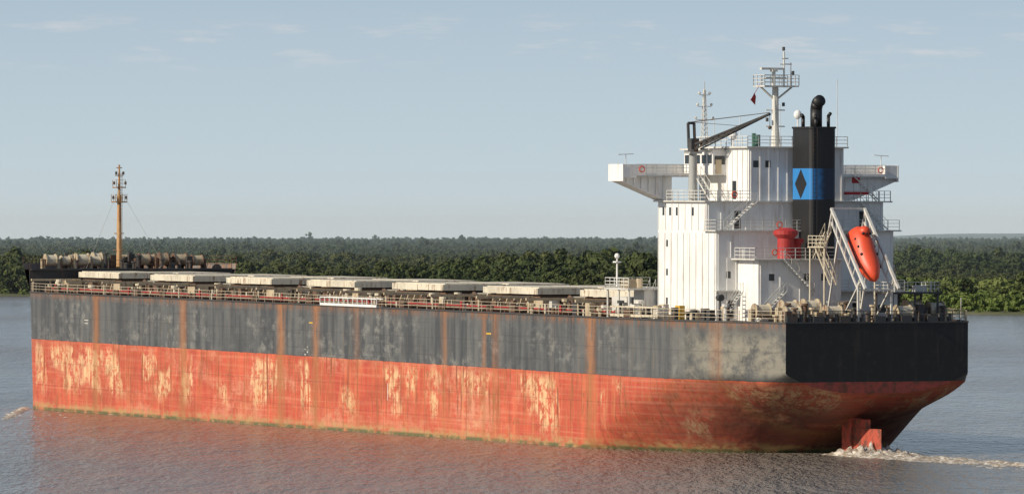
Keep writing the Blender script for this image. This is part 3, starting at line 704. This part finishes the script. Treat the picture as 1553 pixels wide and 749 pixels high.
# thin real haze lying over the far flood plain
hm=bpy.data.materials.new('thin_air_haze'); hm.use_nodes=True; hn=hm.node_tree; hn.nodes.clear()
ho=hn.nodes.new('ShaderNodeOutputMaterial'); hv=hn.nodes.new('ShaderNodeVolumeScatter'); hv.inputs['Color'].default_value=(.72,.90,1,1); hv.inputs['Density'].default_value=3.6e-5; hv.inputs['Anisotropy'].default_value=0.0
hn.links.new(hv.outputs[0],ho.inputs['Volume'])
b=MB(); b.box(-9000,9000,1650,19800,-2,75); hz_=b.obj('atmospheric_haze',hm)

# ------------------------------------------------------------------ trees
def leafmat(name,c1,c2,c3):
    t=NT(name); oi=t.t.nodes.new('ShaderNodeObjectInfo'); p,x,y,z=t.pos()
    c=t.mix(oi.outputs['Random'],(*c1,1),(*c2,1))
    c=t.mix(t.ss(t.noise(p,.35,3),.45,.65),c,(*c3,1))
    c=t.mix(t.m('MULTIPLY',t.ss(t.noise(t.vscale(p,(.006,.002,0)),1,4),.4,.6),.6),c,t.mix(.5,c,(0.13,.12,.045,1)))
    c=t.mix(t.m('MULTIPLY',t.ss(y,2600,9000),.55),c,(0.085,.115,.10,1))  # distance haze painted into the leaf colour, growing with world Y
    t.bs(Base_Color=c,Roughness=.8); t.b.inputs['Specular IOR Level'].default_value=.15
    return t.mat
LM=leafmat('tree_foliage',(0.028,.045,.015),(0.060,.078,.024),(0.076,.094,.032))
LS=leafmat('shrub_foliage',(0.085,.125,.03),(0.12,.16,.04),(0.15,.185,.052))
t=NT('bark'); t.bs(Base_Color=(.09,.07,.05),Roughness=.9); BK=t.mat
def tree(name,H,cr,seed,leaf,nblob=16,per=55,ls=.55,trunk=True):
    r=random.Random(seed); b=MB(); 
    if trunk:
        b.cyl((0,0,-.5),(.1,.1,H*.55),.28,6,.14)
    blobs=[]
    for i in range(nblob):
        a=r.uniform(0,6.283); rad=cr*math.sqrt(r.random())*.85; hz=r.uniform(.25 if trunk else .1,.95)
        rad*= (1.05-abs(hz-.55)*1.1); c=Vector((math.cos(a)*rad,math.sin(a)*rad,H*hz)); s_=r.uniform(.18,.34)*cr*1.25
        blobs.append((c,s_))
        if trunk: b.cyl((.05,.05,H*r.uniform(.15,.45)),c,.09,4,.03)
    nt=len(b.f)
    for c,s_ in blobs:
        for k in range(per):
            d=Vector((r.gauss(0,1),r.gauss(0,1),r.gauss(0,.75))); d.normalize(); p=c+Vector((d.x*s_,d.y*s_,d.z*s_*.75))*(r.uniform(.55,1.1))
            n=(d+Vector((r.gauss(0,.5),r.gauss(0,.5),r.gauss(0,.5)+.3))).normalized(); q=n.to_track_quat('Z','Y'); L=ls*r.uniform(.6,1.5); a=r.uniform(0,3.14)
            e1=q@Vector((math.cos(a),math.sin(a),0))*L; e2=q@Vector((-math.sin(a),math.cos(a),0))*L*.7
            b.add([p-e1,p-e2*.8,p+e1,p+e2],[(0,1,2,3)])
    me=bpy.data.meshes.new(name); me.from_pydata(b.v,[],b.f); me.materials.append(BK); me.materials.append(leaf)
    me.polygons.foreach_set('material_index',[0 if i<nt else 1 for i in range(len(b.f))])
    return bpy.data.objects.new(name,me)
CT=bpy.data.collections.new('forest_tree_kit'); CS=bpy.data.collections.new('shrub_kit')
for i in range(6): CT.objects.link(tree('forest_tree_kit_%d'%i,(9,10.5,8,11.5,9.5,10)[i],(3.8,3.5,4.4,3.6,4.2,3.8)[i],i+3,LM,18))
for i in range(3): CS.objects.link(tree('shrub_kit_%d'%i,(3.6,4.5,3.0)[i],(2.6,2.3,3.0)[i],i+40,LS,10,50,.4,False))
def scatter(name,items,coll,ncol):
    me=bpy.data.meshes.new(name); me.from_pydata([i[0] for i in items],[],[])
    for nm,k in (('scl',1),('rot',2)):
        a=me.attributes.new(nm,'FLOAT','POINT'); a.data.foreach_set('value',[i[k] for i in items])
    a=me.attributes.new('idx','INT','POINT'); a.data.foreach_set('value',[i[3]%ncol for i in items])
    o=bpy.data.objects.new(name,me); scene.collection.objects.link(o)
    ng=bpy.data.node_groups.new(name+'_nodes','GeometryNodeTree')
    ng.interface.new_socket('Geometry',in_out='INPUT',socket_type='NodeSocketGeometry'); ng.interface.new_socket('Geometry',in_out='OUTPUT',socket_type='NodeSocketGeometry')
    N=ng.nodes; L=ng.links; gi=N.new('NodeGroupInput'); go=N.new('NodeGroupOutput'); ip=N.new('GeometryNodeInstanceOnPoints'); ci=N.new('GeometryNodeCollectionInfo')
    ci.inputs['Collection'].default_value=coll; ci.inputs['Separate Children'].default_value=True; ci.inputs['Reset Children'].default_value=True
    def at(n,ty):
        q=N.new('GeometryNodeInputNamedAttribute'); q.data_type=ty; q.inputs['Name'].default_value=n; return q.outputs['Attribute']
    L.new(gi.outputs[0],ip.inputs['Points']); L.new(ci.outputs[0],ip.inputs['Instance']); ip.inputs['Pick Instance'].default_value=True
    L.new(at('idx','INT'),ip.inputs['Instance Index']); cx=N.new('ShaderNodeCombineXYZ'); L.new(at('rot','FLOAT'),cx.inputs[2]); L.new(cx.outputs[0],ip.inputs['Rotation'])
    L.new(at('scl','FLOAT'),ip.inputs['Scale']); L.new(ip.outputs[0],go.inputs[0])
    md=o.modifiers.new('scatter','NODES'); md.node_group=ng
    return o
items=[]; shr=[]
def bank_d(X,Y):
    q=Vector((X,Y))-P0; return q.dot(N_),q.dot(E)
Y=1500.0
while Y<13500:
    sp=6.0 if Y<2700 else 6.5+(Y-2700)*.0019
    hw=.098*Y+40; X=-hw
    while X<hw:
        x_=X+R.uniform(-.45,.45)*sp; y_=Y+R.uniform(-.45,.45)*sp; X+=sp
        d,s_=bank_d(x_,y_); d-=bankoff(s_)*max(0,1-d/500.0)
        if d<2: continue
        g=mnoise.noise(Vector((x_*.005,y_*.0013,.5)))
        g2=mnoise.noise(Vector((x_*.022,y_*.008,4.5)))
        right=x_/y_
        rz=max(0,min(1,(right-.050)/.012))   # downstream marsh with shrubs
        if d<300 and R.random()<rz*.97:
            if d<200 or R.random()<.6: shr.append(((x_,y_,elev(y_,x_)-.1),R.uniform(.5,1.35)*(1+.45*g2)+ (.25 if d>60 else 0),R.uniform(0,6.28),R.randrange(99)))
            continue
        if d<14:
            shr.append(((x_,y_,.5),R.uniform(.5,1.15),R.uniform(0,6.28),R.randrange(99)))
            if d<8: continue
        if d>140 and d<600+g*500 and y_<3600:      # clearing / low scrub behind the bank belt
            if R.random()<.5:
                (shr if R.random()<.3 else items).append(((x_,y_,elev(y_,x_)-.2),R.uniform(.3,.65)*(1+.5*g2),R.uniform(0,6.28),R.randrange(99)))
            continue
        if d>500 and g>.25 and y_<9000:
            if R.random()<.3: items.append(((x_,y_,elev(y_,x_)-.2),R.uniform(.3,.55),R.uniform(0,6.28),R.randrange(99)))
            continue
        sc=R.uniform(.62,1.0)*(1+.15*g+.42*g2)
        if R.random()<.035: sc*=1.28
        if y_>7500 and R.random()<.02: sc*=1.3
        if d<140: sc*=1.12
        elif y_>5500: sc*=1.0
        elif y_>3600: sc*=.88
        if d<50: sc*=.7+.3*d/50
        items.append(((x_,y_,elev(y_,x_)-.2),sc,R.uniform(0,6.28),R.randrange(99)))
    Y+=sp*(1 if Y<3200 else 1.0+(Y-3200)*.0002)
print('TREES',len(items),len(shr))
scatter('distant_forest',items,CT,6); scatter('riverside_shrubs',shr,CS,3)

# ------------------------------------------------------------------ sky, sun, camera
EL=math.radians(28); az=Vector((-.88,-.475)).normalized()
w=bpy.data.worlds.new('World'); scene.world=w; w.use_nodes=True; nt=w.node_tree; nt.nodes.clear()
T=NT.__new__(NT); T.t=nt
ou=nt.nodes.new('ShaderNodeOutputWorld'); bg=nt.nodes.new('ShaderNodeBackground'); sk=nt.nodes.new('ShaderNodeTexSky'); sk.sky_type='NISHITA'; sk.sun_disc=False
sk.sun_elevation=EL; sk.sun_rotation=math.atan2(az.x,az.y)%(2*math.pi); sk.air_density=1.0; sk.dust_density=0.6; sk.ozone_density=2.0
tc=nt.nodes.new('ShaderNodeTexCoord'); sx=nt.nodes.new('ShaderNodeSeparateXYZ'); nt.links.new(tc.outputs['Generated'],sx.inputs[0])
zz=T.m('ADD',T.m('MULTIPLY',T.m('MAXIMUM',sx.outputs[2],0.0),2.6),.13)
nrm=nt.nodes.new('ShaderNodeVectorMath'); nrm.operation='NORMALIZE'; nt.links.new(T.xyz(sx.outputs[0],sx.outputs[1],zz),nrm.inputs[0]); nt.links.new(nrm.outputs[0],sk.inputs[0])
# hazy air near the horizon plus thin high cloud
mr=nt.nodes.new('ShaderNodeMapRange'); nt.links.new(sx.outputs[2],mr.inputs[0]); mr.inputs[1].default_value=0; mr.inputs[2].default_value=.04; mr.inputs[3].default_value=.85; mr.inputs[4].default_value=.50
mr2=nt.nodes.new('ShaderNodeMapRange'); nt.links.new(sx.outputs[2],mr2.inputs[0]); mr2.inputs[1].default_value=.04; mr2.inputs[2].default_value=.6; mr2.inputs[3].default_value=1; mr2.inputs[4].default_value=.2
hz=T.m('MULTIPLY',mr.outputs[0],mr2.outputs[0])
skc=T.mix(hz,sk.outputs[0],(5.9,6.8,7.1,1))
cn=T.noise(T.vscale(tc.outputs['Generated'],(55,55,330)),1,6,.62)
cm=T.m('MULTIPLY',T.ss(cn,.50,.72),T.m('MULTIPLY',T.ss(sx.outputs[2],.024,.029),T.ss(sx.outputs[2],.036,.030)))
skc=T.mix(T.m('MULTIPLY',cm,.5),skc,(7.4,6.9,6.8,1))
nt.links.new(skc,bg.inputs[0]); nt.links.new(bg.outputs[0],ou.inputs[0]); bg.inputs[1].default_value=.104
sd=bpy.data.lights.new('sun','SUN'); sd.energy=4.8; sd.angle=math.radians(.5); sd.color=(1,.89,.72)
so=bpy.data.objects.new('sun',sd); scene.collection.objects.link(so)
dv=Vector((az.x*math.cos(EL),az.y*math.cos(EL),math.sin(EL))); so.rotation_euler=dv.to_track_quat('Z','Y').to_euler(); so.location=(-300,0,300)
cd=bpy.data.cameras.new('camera'); cd.sensor_width=36; cd.lens=229.3; cd.clip_start=5; cd.clip_end=60000
co=bpy.data.objects.new('camera',cd); scene.collection.objects.link(co); co.location=(0,0,22.3); co.rotation_euler=(math.radians(90-.1014),0,0); scene.camera=co
